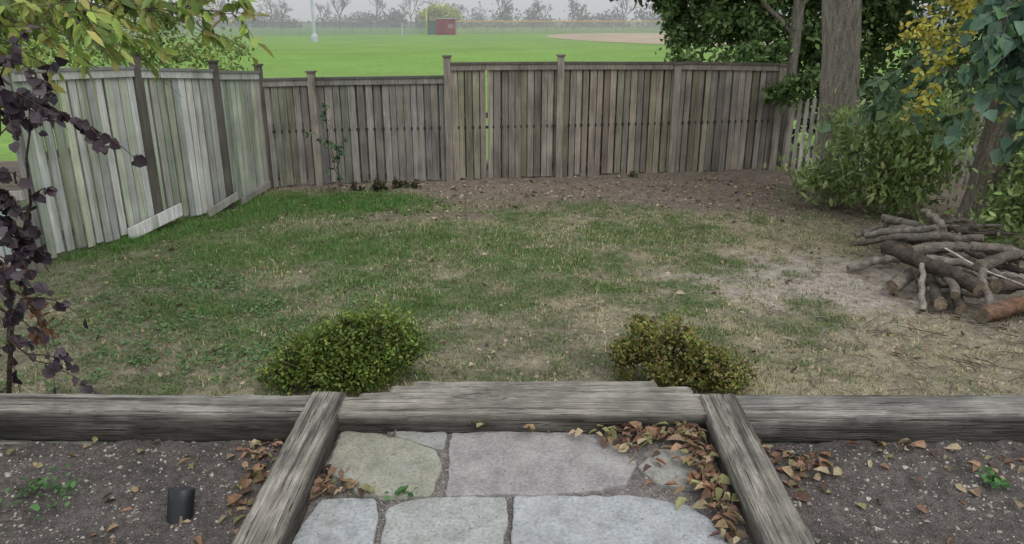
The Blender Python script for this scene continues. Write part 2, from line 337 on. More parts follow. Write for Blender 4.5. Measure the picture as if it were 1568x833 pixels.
def litter(name,x,y,z,smin,smax,pal,lift=.0,fold=.3):
    N=len(x); a=rng.uniform(0,2*np.pi,N); A=np.stack([np.cos(a),np.sin(a),rng.normal(0,.28,N)],1)
    Nn=np.stack([rng.normal(0,.5,N),rng.normal(0,.5,N),np.ones(N)],1)
    L=rng.uniform(smin,smax,N); pal=np.array(pal); C=pal[rng.integers(0,len(pal),N)]*rng.uniform(.55,1.3,(N,1))
    leafmesh(np.stack([x,y,z+rng.random(N)*lift+.008],1),A,Nn,L,L*rng.uniform(.35,.7,N),C,name,M_dry,fold=fold,curl=.25)
pal=[(.24,.145,.09),(.16,.09,.06),(.30,.21,.135),(.20,.14,.075),(.11,.065,.05),(.30,.24,.15),(.22,.12,.07),(.20,.19,.085)]
cl=[(.62,2.96,.10,.035,50,.66),(.52,2.90,.07,.05,28,.66),(.80,2.93,.05,.09,60,.66),(.80,2.70,.035,.12,60,.66),(.80,2.52,.03,.10,45,.66),(.80,2.33,.02,.08,22,.66),(.42,2.98,.06,.02,8,.66),(.68,2.62,.08,.08,14,.66),
    (-.70,2.56,.07,.03,28,.645),(-.74,2.62,.03,.05,14,.645),(.30,2.98,.08,.02,5,.66),(0,2.98,.3,.02,6,.66),
    (-1.13,2.93,.06,.05,30,None),(-1.10,2.75,.04,.08,26,None),(-1.08,2.55,.04,.08,10,None),
    (1.28,2.84,.12,.05,42,None),(1.12,2.93,.03,.04,14,None),(1.2,2.7,.06,.05,10,None),
    (2.2,2.83,.22,.05,26,None),(1.85,2.93,.15,.03,12,None),(2.55,2.75,.15,.06,20,None),(2.0,2.6,.4,.15,12,None),
    (-1.55,2.45,.3,.15,8,None),(-1.95,2.35,.25,.12,14,None),(-2.1,2.9,.4,.07,10,None),(1.8,2.5,.5,.2,12,None),(-1.2,2.6,.2,.2,8,None),(-1.9,2.8,.6,.15,12,None)]
xs=[];ys=[];zs=[]
for cx,cy,sx,sy,nn,z in cl:
    x=rng.normal(cx,sx,nn); y=np.minimum(rng.normal(cy,sy,nn),3.0); 
    if z and cx>0: x=np.minimum(x,.84)
    if z and cx<0: x=np.maximum(x,-.77)
    if z is None: x=np.where(x<0,np.minimum(x,-1.0),np.maximum(x,1.08))
    xs.append(x);ys.append(y);zs.append(soil_h(x,y) if z is None else np.full(nn,z)+rng.random(nn)*.02)
litter("fallen_leaves",np.concatenate(xs),np.concatenate(ys),np.concatenate(zs),.03,.075,pal,.015)
N=1900; x=rng.uniform(-4.4,6,N); y=4.5+7.4*rng.random(N)**.8; k=(x>-4.95+(y-7.7)*.352+.1)&(rng.random(N)<.25+.75*zones(x,y)[1]); x,y=x[k],y[k]
litter("fallen_leaves",x,y,lawn_h(x,y)+.01,.04,.085,[(.26,.18,.12),(.17,.12,.08),(.36,.30,.20),(.11,.07,.05),(.25,.22,.10)])

def weeds(name,cs,L,col,zf):
    xs=np.concatenate([rng.normal(c[0],c[2],c[4]) for c in cs]); ys=np.concatenate([rng.normal(c[1],c[3],c[4]) for c in cs])
    k=(ys>4.4)|(ys<3.0); xs,ys=xs[k],ys[k]; N=len(xs)
    a=rng.uniform(0,2*np.pi,N); A=np.stack([np.cos(a),np.sin(a),rng.uniform(-.1,.7,N)],1)
    Nn=np.stack([rng.normal(0,.3,N),rng.normal(0,.3,N),np.ones(N)],1)
    C=np.array(col)*rng.uniform(.6,1.4,(N,1)); l=rng.uniform(.6,1.3,N)*L
    leafmesh(np.stack([xs,ys,zf(xs,ys)+rng.random(N)*.02+.008],1),A,Nn,l,l*.62,C,name,M_leaf,fold=.15)
wc=[(rng.uniform(-4,-1.2),rng.uniform(4.6,7.2),rng.uniform(.05,.16),rng.uniform(.05,.14),int(rng.integers(15,60))) for _ in range(75)]
weeds("lawn_weeds",wc+[(-3,5.6,.8,.6,700),(-2.0,6.6,.6,.4,250),(-3.4,6.8,.5,.3,200),(.6,6.6,1.2,.6,200)],.034,(.095,.165,.06),lawn_h)
weeds("garden_weeds",[(-1.98,2.66,.06,.05,40),(-2.1,2.5,.05,.03,20),(-1.83,2.50,.03,.03,10),(-1.85,2.62,.03,.04,18),(2.02,2.68,.03,.035,40),(-.44,2.52,.025,.02,14)],.035,(.06,.14,.04),lambda x,y:np.where(np.abs(x)<.8,.65,soil_h(x,y)+.01))

e=empty("black_drain_pipe")
prof=[(.000,.0735),(.036,.0735),(.040,.078),(.047,.079),(.050,.074),(.050,.03),(.049,.0),(.049,-.08)]
nn=32; V=[];F=[]
for r,z in prof:
    for k in range(nn): V.append((max(r,.0005)*1.05*math.cos(2*math.pi*k/nn),max(r,.0005)*.85*math.sin(2*math.pi*k/nn),z))
F=[(i*nn+k,(i+1)*nn+k,(i+1)*nn+(k+1)%nn,i*nn+(k+1)%nn) for i in range(len(prof)-1) for k in range(nn)]
mk("pipe_body",V,F,np.tile([.014,.015,.017],(len(V),1)),M_black,e,smooth=True)
e.location=(-1.315,2.50,.612); e.rotation_euler=(math.radians(-26),math.radians(-3),math.radians(-6))

def fence_section(mb,a,b,h0,h1,side,col,algae=0,cap=True,zb=.03,marks=False):
    a=Vector((a[0],a[1],0)); b=Vector((b[0],b[1],0)); d=(b-a); L=d.length; d.normalize(); n=Vector((d.y,-d.x,0))*side
    x=.05
    while x<L-.06:
        w=random.uniform(.082,.105); gap=random.uniform(.006,.022) if random.random()<.75 else .03
        t=x/L; h=h0+(h1-h0)*t-.05; p=a+d*(x+w/2)
        v=random.uniform(.64,1.25); u_=random.uniform(.97,1.05); c=(col[0]*v*u_,col[1]*v,col[2]*v/u_)
        if random.random()<algae: c=(c[0]*.88,c[1]*.94,c[2]*.80)
        zz=zb+random.uniform(-.03,.02); off=random.uniform(-.005,.005)
        lean=random.uniform(-.006,.006)
        mb.box(p+n*(.03+off)+Vector((0,0,(h+zz)/2)),d*w,n*.016,Vector((0,0,h-zz))+d*lean,c)
        f=random.choice([.7,1,1.9,1.9])
        if random.random()<.975:
            p2=a+d*(x+w+gap/2)
            mb.box(p2-n*.045+Vector((0,0,(h+zz)/2)),d*.095,n*.016,(0,0,h-zz),(col[0]*f,col[1]*f,col[2]*f))
        if marks:
            p2=a+d*(x+w+gap/2); mb.box(p2+n*.041+Vector((0,0,.86)),d*(gap+.02),n*.004,(0,0,.045),(.03,.028,.025))
        x+=w+gap
    for z in (.22,1.02):
        z_=z*(h0/1.8)
        mb.box((a+b)/2-n*.012+Vector((0,0,z_)),d*(L-.06),n*.035,(0,0,.085),tuple(c*.6 for c in col))
    s=Vector((0,0,h1-h0))
    mid=(a+b)/2+Vector((0,0,(h0+h1)/2))
    mb.box(mid+n*.055+Vector((0,0,-.065)),d*(L-.09)+s,n*.03,(0,0,.085),tuple(c*1.0 for c in col))
    if cap: mb.box(mid+n*.02+Vector((0,0,-.008)),d*(L-.088)+s,n*.13,(0,0,.032),tuple(c*.5 for c in col))
def post(mb,p,h,col,w=.095,cap=True,lean=(0,0)):
    mb.box((p[0]+lean[0]/2,p[1]+lean[1]/2,h/2-.03),(w,0,0),(0,w,0),(lean[0],lean[1],h+.06),col)
    if cap: mb.box((p[0]+lean[0],p[1]+lean[1],h+.012),(w+.035,0,0),(0,w+.035,0),(0,0,.024),tuple(c*.6 for c in col))
grey=(.168,.148,.124)
BF=empty("wooden_fence")
mb=MB()
pts=[(-3.72,11.22),(-2.98,11.46),(-.98,11.72),(.755,11.98),(2.63,12.31),(4.40,12.60)]
hs=[(1.63,1.63),(1.63,1.64),(1.83,1.83),(1.83,1.81),(1.81,1.77)]
for i in range(5): fence_section(mb,pts[i],pts[i+1],hs[i][0],hs[i][1],1,grey if i>1 else (.160,.150,.134),zb=.05,marks=True,algae=.15)
mb.make("panels",M_fence,BF)
mb=MB()
for p,h in zip(pts,[1.72,1.71,1.92,1.92,1.78,1.74]):
    v=random.uniform(1.0,1.3); post(mb,(p[0],p[1]-.05),h,tuple(c*v for c in grey),w=.105)
mb.make("posts",M_fence,BF)
LF=empty("wooden_fence"); mb=MB()
lg=(.37,.375,.35)  # whitish boards; brighter skylight on this side is also painted into the colour
lp=[(-3.72,11.18),(-3.90,9.98),(-4.38,8.9),(-4.98,7.55)]
lh=[(1.74,1.82),(1.84,1.92),(1.94,1.98)]
for i in range(3): fence_section(mb,lp[i],lp[i+1],lh[i][0],lh[i][1],-1,lg,algae=.4,zb=.06)
mb.make("panels",M_fenceL,LF)
mb=MB()
for p,h in zip(lp[:3],[1.82,1.93,2.07]): post(mb,(p[0]+.04,p[1]),h,(.08,.075,.062),w=.09)
mb.make("posts",M_fence,LF)
mb=MB()
mb.box((-4.30,8.72,.14),(.38,.62,.16),(.02,-.012,0),(0,0,.15),(.50,.50,.48))
mb.box((-3.86,9.72,.11),(.20,.55,.12),(.02,-.008,0),(0,0,.10),(.30,.29,.26))
mb.box((-3.70,10.6,.08),(.12,.9,.06),(.02,-.004,0),(0,0,.09),(.24,.22,.2))
mb.make("kick_boards",M_fenceL,LF)
LB=empty("low_board_fence"); mb=MB()
post(mb,(-4.86,7.25),.80,(.16,.15,.12),w=.1,cap=False,lean=(-.10,-.05))
mb.box((-5.5,7.12,.80),(1.3,.25,0),(0,.04,0),(0,0,.09),(.30,.28,.25))
for i in range(9): mb.box((-5.05-i*.13,7.20-i*.028,.39),(.11,.02,0),(0,.018,0),(0,0,.72),(.33*random.uniform(.8,1.2),.34,.35))
mb.make("boards",M_fence,LB)
PF=empty("picket_fence"); mb=MB()
pp=[(4.62,12.55),(6.5,11.9),(8.4,10.3),(9.2,7.5)]
for i in range(3):
    a=Vector((*pp[i],0));b=Vector((*pp[i+1],0)); d=(b-a);L=d.length;d.normalize(); n=Vector((d.y,-d.x,0)); x=.03
    while x<L-.05:
        h=random.uniform(1.17,1.25); p=a+d*x; v=random.uniform(.8,1.2); c=(.29*v,.275*v,.245*v)
        mb.box(p+Vector((0,0,h/2)),d*.06,n*.016,(0,0,h),c)
        mb.box(p+Vector((0,0,h+.012)),d*.03,n*.014,(0,0,.03),c)
        x+=.105
    for z in (.3,.95): mb.box((a+b)/2-n*.03+Vector((0,0,z)),d*L,n*.035,(0,0,.08),(.15,.14,.12))
    post(mb,pp[i],1.3,(.2,.18,.16))
mb.make("pickets",M_fence,PF)

def cloud(name,blobs,n,L,wr,pal,mat=M_leaf,parent=None,sub=.28,droop=.2,fold=.2,shape=(1.,.75),dark=.45,per=45):
    vol=np.array([b[3]*b[4]*b[5] for b in blobs])**.8; pr=vol/vol.sum()
    P=[];B=[];
    for b,p in zip(blobs,pr):
        k=int(n*p); ns=max(int(k/per),3)
        u=unit(rng.normal(size=(ns,3)))*(rng.random((ns,1))**.4)
        cs=np.array(b[:3])+u*np.array(b[3:6])*.95
        br=rng.uniform(.5,1.35,ns)*(.75+.35*(u[:,2]+1)/2)*(dark+(1-dark)*np.linalg.norm(u,axis=1))  # leaves deep and low in each blob darker: inner shade painted into the colour
        j=rng.integers(0,ns,k)
        P.append(cs[j]+rng.normal(size=(k,3))*sub*min(b[3:6])*np.array([1,1,.75])); B.append(br[j])
    P=np.concatenate(P);B=np.concatenate(B)
    k=P[:,2]>.02; P=P[k];B=B[k];N=len(P)
    A=rng.normal(size=(N,3)); A[:,2]-=droop*2
    Nn=rng.normal(size=(N,3))*.7+np.array([0,-.3,.9])
    l=rng.uniform(.65,1.25,N)*L; pal=np.array(pal)
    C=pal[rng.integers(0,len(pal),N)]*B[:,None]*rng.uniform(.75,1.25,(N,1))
    return leafmesh(P,A,Nn,l,l*wr,C,name,mat,parent,fold=fold,shape=shape)
def trunk(mb,base,top,r0,r1,col,bend=.1,sides=22,flare=1.5):
    base=Vector(base);top=Vector(top); n=34; pts=[];rad=[]
    for i in range(n):
        t=i/(n-1); p=base.lerp(top,t)+Vector((math.sin(t*5)*bend,math.cos(t*4)*bend*.5-bend*.5,0)); pts.append(p)
        h=(p.z-base.z); rad.append((r0+(r1-r0)*t)*(1+(flare-1)*math.exp(-h/.22)))
    mb.tube(pts,rad,col,sides,rough=.12)
def curve(a,b,sag,n=8,j=.03):
    a=Vector(a);b=Vector(b); o=[]
    for i in range(n):
        t=i/(n-1); p=a.lerp(b,t); p.z+=4*sag*t*(1-t)
        p+=Vector((random.uniform(-j,j),random.uniform(-j,j),random.uniform(-j,j)))*(0 if i==0 else 1); o.append(p)
    return o
def branchy(name,parent,paths,per,L,wr,pal,spread,r=.012,bark=(.12,.10,.08),droop=.6,twigs=6,shape=(1.,.75),fold=.15,twl=.35,yj=1.0):
    mb=MB(); P=[];A=[];Bs=[]
    for pa in paths:
        a,b,sag=pa[:3]; m=pa[3] if len(pa)>3 else 1
        c=curve(a,b,sag,10); mb.tube(c,[r*(1-.85*i/9)+.001 for i in range(10)],bark,6)
        for t in range(int(twigs*m)):
            i=random.randint(2,9); s=c[i]; dirv=(c[i]-c[i-1]).normalized()
            e=s+dirv*twl*random.uniform(.2,.9)+Vector((random.gauss(0,spread),random.gauss(0,spread*yj),random.gauss(-.06,spread*.7)))
            tw=curve(s,e,.03,5,.008); mb.tube(tw,[.004,.0035,.003,.002,.001],bark,4)
            bb=random.uniform(.6,1.25)
            for q in range(per):
                f=random.random(); k=min(int(f*4),3); p=tw[k].lerp(tw[k+1],f*4-k)
                P.append(p); d=(e-s).normalized(); A.append(d*.5+Vector((random.gauss(0,.6),random.gauss(0,.6),random.gauss(0,.4)-droop))); Bs.append(bb)
    P=np.array([tuple(p) for p in P]);A=np.array([tuple(p) for p in A]);N=len(P)
    Nn=rng.normal(size=(N,3))*.6+np.array([0,-.5,.8]); l=rng.uniform(.55,1.2,N)*L; pal=np.array(pal)
    C=pal[rng.integers(0,len(pal),N)]*np.array(Bs)[:,None]*rng.uniform(.75,1.25,(N,1))
    mb.make(name+"_branches",M_bark,parent,True)
    leafmesh(P,unit(A),Nn,l,l*wr,C,name+"_leaves",M_leaf,parent,fold=fold,curl=.12,shape=shape)

T=empty("shade_tree"); mb=MB()
trunk(mb,(4.74,10.7,-.03),(4.05,10.9,6.5),.265,.21,(.19,.17,.14),.03)
for e in [((4.3,10.85,4.2),(2.6,11.5,5.6)),((4.25,10.85,4.6),(7.2,11.4,6.2)),((4.2,10.85,5.2),(5,9,7))]:
    mb.tube(curve(e[0],e[1],.2,8),[.11-.012*i for i in range(8)],(.2,.18,.15),10)
mb.make("trunk",M_bark,T,True)
dg=[(.08,.14,.045),(.105,.17,.055),(.065,.115,.04),(.14,.20,.07)]
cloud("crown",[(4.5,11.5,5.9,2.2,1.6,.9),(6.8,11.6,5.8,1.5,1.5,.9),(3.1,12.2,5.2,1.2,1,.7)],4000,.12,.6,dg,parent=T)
T=empty("slender_tree"); mb=MB()
trunk(mb,(4.62,12.95,-.03),(4.75,13.1,5.5),.11,.07,(.17,.155,.13),.04,12)
mb.tube(curve((4.7,13,2.2),(3.2,13.8,3.6),.1),[.05-.005*i for i in range(8)],(.16,.14,.11),8)
mb.tube(curve((4.7,13,2.6),(6,13.8,3.8),.1),[.05-.005*i for i in range(8)],(.16,.14,.11),8)
mb.make("trunk",M_bark,T,True)
cloud("crown",[(2.2,13.9,3.15,.75,.7,.35),(2.75,13.8,2.75,.55,.6,.35),(3.3,13.9,3.1,.7,.8,.6),(2.9,13.6,2.3,.42,.5,.28),(3.6,13.6,2.35,.6,.6,.4),(4.3,13.6,2.3,.5,.6,.4),
  (4.25,13.0,1.85,.42,.4,.3),(4.5,12.35,1.55,.40,.3,.40),(4.1,14,3.1,.9,.9,.7),(5.2,14.2,3.2,.9,.9,.6),(5.5,13.6,2.1,.8,.6,.6),(6.3,13.8,2.8,.9,.8,.8),(2.85,12.9,1.95,.2,.25,.2)],23000,.11,.6,[(.10,.17,.055),(.13,.20,.065),(.08,.14,.045),(.17,.24,.085)],parent=T,sub=.26,per=60,dark=.6)
cloud("background_hedge",[(6.3,14.3,1.5,1.4,.8,1.3),(8.4,13.2,1.8,1.3,1.3,1.6),(10.2,11.5,2,1.3,1.8,1.8),(8.2,12.6,3.2,1.8,1.2,.8),(4.6,15.5,1.4,1.6,.7,1.0),(5.2,13.6,.6,.9,.4,.6),(6.6,13.0,.6,.9,.4,.6)],18000,.13,.6,[(.10,.16,.055),(.14,.20,.075),(.19,.25,.10)],dark=.6)
T=empty("leaning_tree"); mb=MB()
trunk(mb,(5.50,8.55,-.03),(5.85,8.8,5.5),.20,.15,(.18,.155,.125),.03)
mb.tube(curve((5.72,8.7,2.9),(4.2,7.8,3.1),.25),[.05-.005*i for i in range(8)],(.16,.14,.11),8)
mb.tube(curve((5.75,8.7,3.3),(4.4,6.6,2.9),.3),[.05-.005*i for i in range(8)],(.16,.14,.11),8)
mb.make("trunk",M_bark,T,True)
bg=[(.10,.18,.12),(.07,.135,.09),(.14,.23,.155),(.12,.21,.10)]
branchy("hanging",T,[((4.4,6.8,2.95),(4.05,6.4,1.95),.05),((4.4,6.6,2.9),(4.25,6.3,2.0),.0),((4.6,6.6,3.0),(4.5,6.4,1.85),.05),((4.3,6.7,2.8),(3.9,6.3,2.3),.05),((4.6,6.9,2.7),(4.65,6.5,1.7),0),((4.2,6.5,2.9),(4.3,6.2,2.3),0),((4.7,6.9,2.7),(4.45,6.4,2.1),0),((4.7,7.0,2.6),(4.55,6.8,1.75),0,1.4),((4.75,7.2,2.5),(4.85,6.9,1.7),0,1.4)],8,.15,.78,bg,.15,droop=.9,twigs=12,shape=(1.15,.7))
branchy("broad",T,[((5.2,8.8,2.2),(4.1,8.6,1.75),.08),((5.3,8.8,2.0),(4.35,8.7,1.5),.08),((5.0,8.6,2.4),(4.6,8.5,1.6),0),((5.0,9,1.8),(4.2,8.9,1.4),.05),((5.2,8.4,2.2),(4.9,8.3,1.5),.05)],7,.13,.75,[(.12,.20,.11),(.09,.16,.08),(.17,.25,.12)],.18,droop=.8,twigs=13,shape=(1.1,.7))  # large leaves with their own mid-green palette
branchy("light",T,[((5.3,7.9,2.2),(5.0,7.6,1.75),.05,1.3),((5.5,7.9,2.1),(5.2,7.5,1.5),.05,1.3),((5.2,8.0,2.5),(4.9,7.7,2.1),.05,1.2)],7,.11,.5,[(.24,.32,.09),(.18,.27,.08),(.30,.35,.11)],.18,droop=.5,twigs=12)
ye=[(.50,.42,.06),(.42,.38,.07),(.52,.46,.10),(.30,.33,.07)]
branchy("yellow",T,[((4.9,8.0,2.75),(3.95,7.6,2.38),.05,1.8),((4.9,8.0,2.6),(4.2,7.6,2.24),.0,1.5),((4.8,8.0,2.9),(4.3,7.6,2.48),.0,1.3),((4.5,7.9,2.2),(4.25,7.7,1.85),0,.7),((4.4,7.9,1.8),(4.15,7.7,1.55),0,.6)],14,.07,.6,ye,.11,droop=.1,twigs=12)
cloud("crown",[(5.6,8.2,4.6,1.6,1.5,.8),(5.0,7.0,3.9,1.0,.8,.5),(6.6,8.2,3.0,.7,.8,.7),(5.9,7.6,2.6,.5,.5,.4)],4500,.12,.65,dg+bg,parent=T)
sh=[(.23,.33,.11),(.28,.37,.14),(.18,.26,.08),(.34,.40,.17)]
cloud("honeysuckle_shrub",[(4.25,10.0,.4,.35,.35,.38),(4.85,9.6,.75,.42,.4,.5),(5.3,9.5,.7,.45,.4,.55),(4.9,9.5,.3,.5,.35,.3),(5.4,9.6,1.15,.42,.35,.35),(4.45,10.1,.95,.25,.3,.3),(4.7,9.6,1.15,.25,.3,.25)],5600,.115,.34,sh,droop=-.5,sub=.5,dark=.8)
cloud("honeysuckle_shrub",[(5.75,8.1,.75,.35,.4,.5),(5.6,7.7,.55,.28,.3,.45),(5.75,7.6,.95,.3,.4,.4),(6.2,8.3,1.3,.4,.4,.4),(5.35,7.9,.3,.25,.3,.25)],4200,.095,.42,sh,droop=-.3,sub=.45,dark=.8)
bxp=[(.13,.20,.035),(.10,.165,.03),(.17,.23,.045),(.22,.24,.055)]
bxr=[(.17,.215,.04),(.24,.23,.055),(.13,.185,.035),(.27,.24,.08),(.23,.16,.07)]
def boxwood(blobs,pal,cx,n):
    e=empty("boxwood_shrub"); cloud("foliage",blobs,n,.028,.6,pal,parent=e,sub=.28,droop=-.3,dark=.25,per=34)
    mb=MB()
    for i in range(30):
        b=random.choice(blobs); t=Vector(b[:3])+Vector((random.gauss(0,b[3]*.6),random.gauss(0,b[4]*.5),b[5]*.6))
        mb.tube(curve((cx+random.uniform(-.1,.1),blobs[0][1],0),t,.03,6,.02),[.01,.008,.006,.005,.004,.002],(.12,.09,.06),5)
    mb.make("stems",M_bark,e)
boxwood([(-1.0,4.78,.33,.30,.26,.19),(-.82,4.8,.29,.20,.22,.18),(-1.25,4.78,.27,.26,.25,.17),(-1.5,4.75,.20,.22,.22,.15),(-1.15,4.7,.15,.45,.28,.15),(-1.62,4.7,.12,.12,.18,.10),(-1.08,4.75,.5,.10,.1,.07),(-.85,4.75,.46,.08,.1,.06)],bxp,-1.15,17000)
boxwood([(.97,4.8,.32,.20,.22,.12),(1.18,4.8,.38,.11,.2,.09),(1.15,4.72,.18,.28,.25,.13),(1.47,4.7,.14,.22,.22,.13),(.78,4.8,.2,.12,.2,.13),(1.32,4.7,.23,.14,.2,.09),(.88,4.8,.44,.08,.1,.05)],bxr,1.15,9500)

T=empty("cherry_tree"); mb=MB()
trunk(mb,(-5.1,5.0,-.03),(-4.7,5.0,4.2),.12,.08,(.16,.13,.11),.04,14)
for b in [(-4.2,5.2,2.9),(-3.6,5,3.0),(-3.9,5,2.6)]: mb.tube(curve((-4.8,5,2.0+random.random()),b,.1),[.04-.003*i for i in range(8)],(.13,.11,.09),8)
mb.make("trunk",M_bark,T,True)
lf=[(.22,.29,.06),(.16,.23,.05),(.28,.31,.08),(.11,.17,.04),(.28,.26,.08)]
branchy("outer",T,[((-4.2,5.2,2.9),(-1.80,5,2.47),.06,1.3),((-3.6,5,3.0),(-1.75,5,2.64),.06,1.2),((-3.5,5,2.9),(-2.0,5,2.38),.05,1.3),((-3.8,5,2.8),(-2.35,5,2.36),.03,1.2),((-3.9,5,2.6),(-2.75,4.9,2.34),.05,1.2),((-3.9,4.8,2.7),(-2.6,4.6,2.47),.05),((-4.2,5,2.5),(-3.1,5,2.26),.03,1.3),((-4.0,5.2,2.7),(-3.0,5.3,2.38),.03),((-3.4,5,2.75),(-2.7,5,2.5),.03),((-3.7,4.8,2.5),(-3.2,4.7,2.33),.03)],9,.115,.40,lf,.12,droop=.6,twigs=14)
branchy("low",T,[((-4.6,7.6,2.5),(-3.4,7.9,1.72),.1,.5)],6,.07,.42,lf,.12,droop=.5,twigs=8,r=.008)
cloud("crown",[(-4.6,5,3.6,1.3,1.2,.7),(-3.3,5,3.3,1,.9,.35)],1800,.1,.42,lf,parent=T)
cloud("background_shrub",[(-6.2,12.6,2.1,1.1,.8,.7),(-5.0,13.0,1.9,.6,.6,.45),(-7.6,11.5,2.3,1.2,1,.9),(-7.0,9.5,2.2,1.2,1,.7),(-6.4,10.6,2.45,.8,.8,.45),(-7.5,8.2,1.8,1.0,1,1.1),(-5.4,12.4,2.6,.7,.6,.3),(-6.8,8.0,.9,.7,.7,.8)],14000,.09,.5,[(.25,.33,.09),(.18,.27,.07),(.32,.37,.13)])
pu=[(.04,.027,.035),(.055,.035,.045),(.03,.022,.03),(.08,.06,.07)]
T=empty("purple_smokebush")
branchy("purple",T,[((-3.0,3.6,0),(-2.42,3.6,2.2),.0,1.2),((-2.9,3.7,.2),(-2.2,3.6,2.15),.1,1),((-2.8,3.6,1.9),(-2.05,3.55,1.98),.12,.8),((-2.9,3.5,2.0),(-2.42,3.5,1.35),.1,1.3),((-2.8,3.5,1.7),(-2.35,3.4,1.05),.05,1.0),((-2.9,3.6,1.3),(-2.38,3.4,.82),.05,.8),((-2.9,3.6,2.1),(-2.3,3.5,2.1),.1,1.4),((-2.9,3.6,1.8),(-2.45,3.5,1.7),.1,1.4)],9,.06,.85,pu,.08,droop=.6,twigs=11,shape=(1.15,.95),bark=(.07,.05,.04),r=.014)
branchy("rusty",T,[((-2.8,3.7,1.4),(-2.42,3.5,1.0),.05,1)],5,.06,.6,[(.20,.09,.05),(.15,.065,.04)],.08,droop=.4,twigs=9,shape=(1.1,.8),bark=(.1,.06,.04),r=.008)
T=empty("sapling")
branchy("sapling",T,[((-2.52,10.75,0),(-2.66,10.75,1.25),.0,1.4),((-2.55,10.75,.4),(-2.4,10.7,.9),.0,.7),((-2.55,10.75,.5),(-2.85,10.7,1.0),0,.6)],7,.08,.5,[(.08,.14,.06),(.06,.11,.045)],.07,droop=.1,twigs=8,twl=.12,r=.009)
cloud("ground_cover_plant",[(-2.1,11.1,.05,.5,.12,.09),(-1.55,11.25,.05,.25,.1,.09),(2.0,11.9,.03,.15,.1,.06)],500,.08,.6,[(.06,.055,.03),(.12,.08,.04),(.05,.08,.03)],per=20)

WP=empty("firewood_pile"); mb=MB()
def log(a,b,r,col,r2=None,sides=12,j=.018,end=(.18,.14,.10)):
    c=curve(a,b,random.uniform(-.03,.04),9,j); r2=r2 or r*.8
    mb.tube(c,[r+(r2-r)*i/8 for i in range(9)],col,sides,rough=.28,endcol=end)
g1=(.10,.085,.07);g2=(.155,.135,.112);g3=(.07,.056,.046);g4=(.22,.20,.165)
log((3.42,7.2,.05),(4.1,7.4,.12),.035,g4,.05)
log((3.66,7.0,.34),(4.05,6.08,.25),.07,g3,.065)
log((3.9,6.98,.30),(4.55,7.0,.32),.058,g2)
log((3.52,6.5,.10),(4.02,6.95,.14),.065,g2)
log((3.62,6.12,.02),(3.76,6.5,.32),.028,g4,.024)
log((3.76,6.10,.09),(4.05,6.9,.12),.058,g1); log((3.90,6.02,.07),(4.2,6.8,.1),.048,g3); log((3.84,6.05,.19),(4.1,6.8,.22),.04,g2)
log((4.2,6.35,.40),(4.08,5.95,.10),.042,g2)
log((3.98,5.86,.08),(4.75,6.1,.11),.068,(.15,.09,.06),.08)
log((4.02,6.62,.44),(4.42,5.7,.30),.010,(.42,.38,.32),.005)
log((4.15,6.3,.36),(4.9,6.6,.38),.055,g1); log((4.2,6.1,.25),(5,6.3,.23),.06,g3); log((4.3,6.7,.44),(4.9,6.2,.40),.045,g2)
log((4.0,7.6,.25),(4.75,7.2,.36),.045,g2); log((4.05,8.2,.12),(4.4,7.5,.4),.04,g4); log((4.25,8.3,.3),(4.7,7.7,.25),.045,g2); log((4.3,8.0,.1),(4.9,7.6,.4),.055,g1)
log((3.95,8.25,.10),(4.5,8.3,.28),.035,g2,.025); log((4.5,7.5,.38),(4.6,8.1,.42),.035,g4,.03)
for i in range(38):
    cx,cy=random.uniform(4.0,4.9),random.uniform(6.2,8.0); z=random.uniform(.06,.36)*(1 if cx>4.2 else .8); a=random.gauss(-.5,.7); l=random.uniform(.15,.45)
    log((cx-math.cos(a)*l,cy-math.sin(a)*l,z+random.uniform(-.05,.05)),(cx+math.cos(a)*l,cy+math.sin(a)*l,z+random.uniform(-.05,.06)),random.uniform(.015,.045),random.choice([g1,g1,g2,g3,g3,g4]))
mb.make("logs",M_log,WP,True)
mb=MB()
for i in range(220):
    cx,cy=random.uniform(2.0,5),random.uniform(4.5,6.3); a=random.uniform(0,math.pi); l=random.uniform(.03,.16)
    if i<40: cx,cy=random.uniform(3.3,5),random.uniform(5.0,6.3); l*=1.8
    h=float(lawn_h(cx,cy))+.012
    mb.tube(curve((cx-math.cos(a)*l,cy-math.sin(a)*l,h),(cx+math.cos(a)*l,cy+math.sin(a)*l,h+.01),.01,4,.01),[.004,.004,.003,.002],random.choice([g2,g4,g1]),4)
mb.make("twigs",M_log)

def shed():
    e=empty("red_shed"); mb=MB(); x,y=-11.6,138
    mb.box((x,y,1.25),(3.2,0,0),(0,3,0),(0,0,2.6),(.23,.05,.055))
    mb.make("walls",M_plain,e); mb=MB()
    mb.box((x,y,2.65),(3.5,0,0),(0,3.3,0),(0,0,.2),(.36,.30,.30)); mb.make("roof",M_plain,e); mb=MB()
    mb.box((x-.6,y-1.53,1.0),(1.0,0,0),(0,.05,0),(0,0,2.0),(.17,.04,.045)); mb.make("door",M_plain,e); mb=MB()
    mb.box((x+.9,y-1.53,1.4),(.8,0,0),(0,.05,0),(0,0,.7),(.3,.18,.18)); mb.make("window",M_plain,e)
shed()
def pole(name,x,y,r,h,c,base=True):
    mb=MB(); mb.tube([(x,y,-.1),(x,y,h*.5),(x,y,h)],[r,r*.9,r*.8],c,10)
    if base: mb.tube([(x,y,-.1),(x,y,.5),(x,y,.9)],[r*2.6,r*2.6,r*1.2],c,10)
    mb.make(name,M_plain)
pole("light_pole",-24.0,95,.17,9,(.45,.49,.52)); pole("foul_pole",-15,138,.16,4.4,(.60,.55,.2),False)
pole("field_post",-17.5,125,.1,2.0,(.5,.5,.5),False)
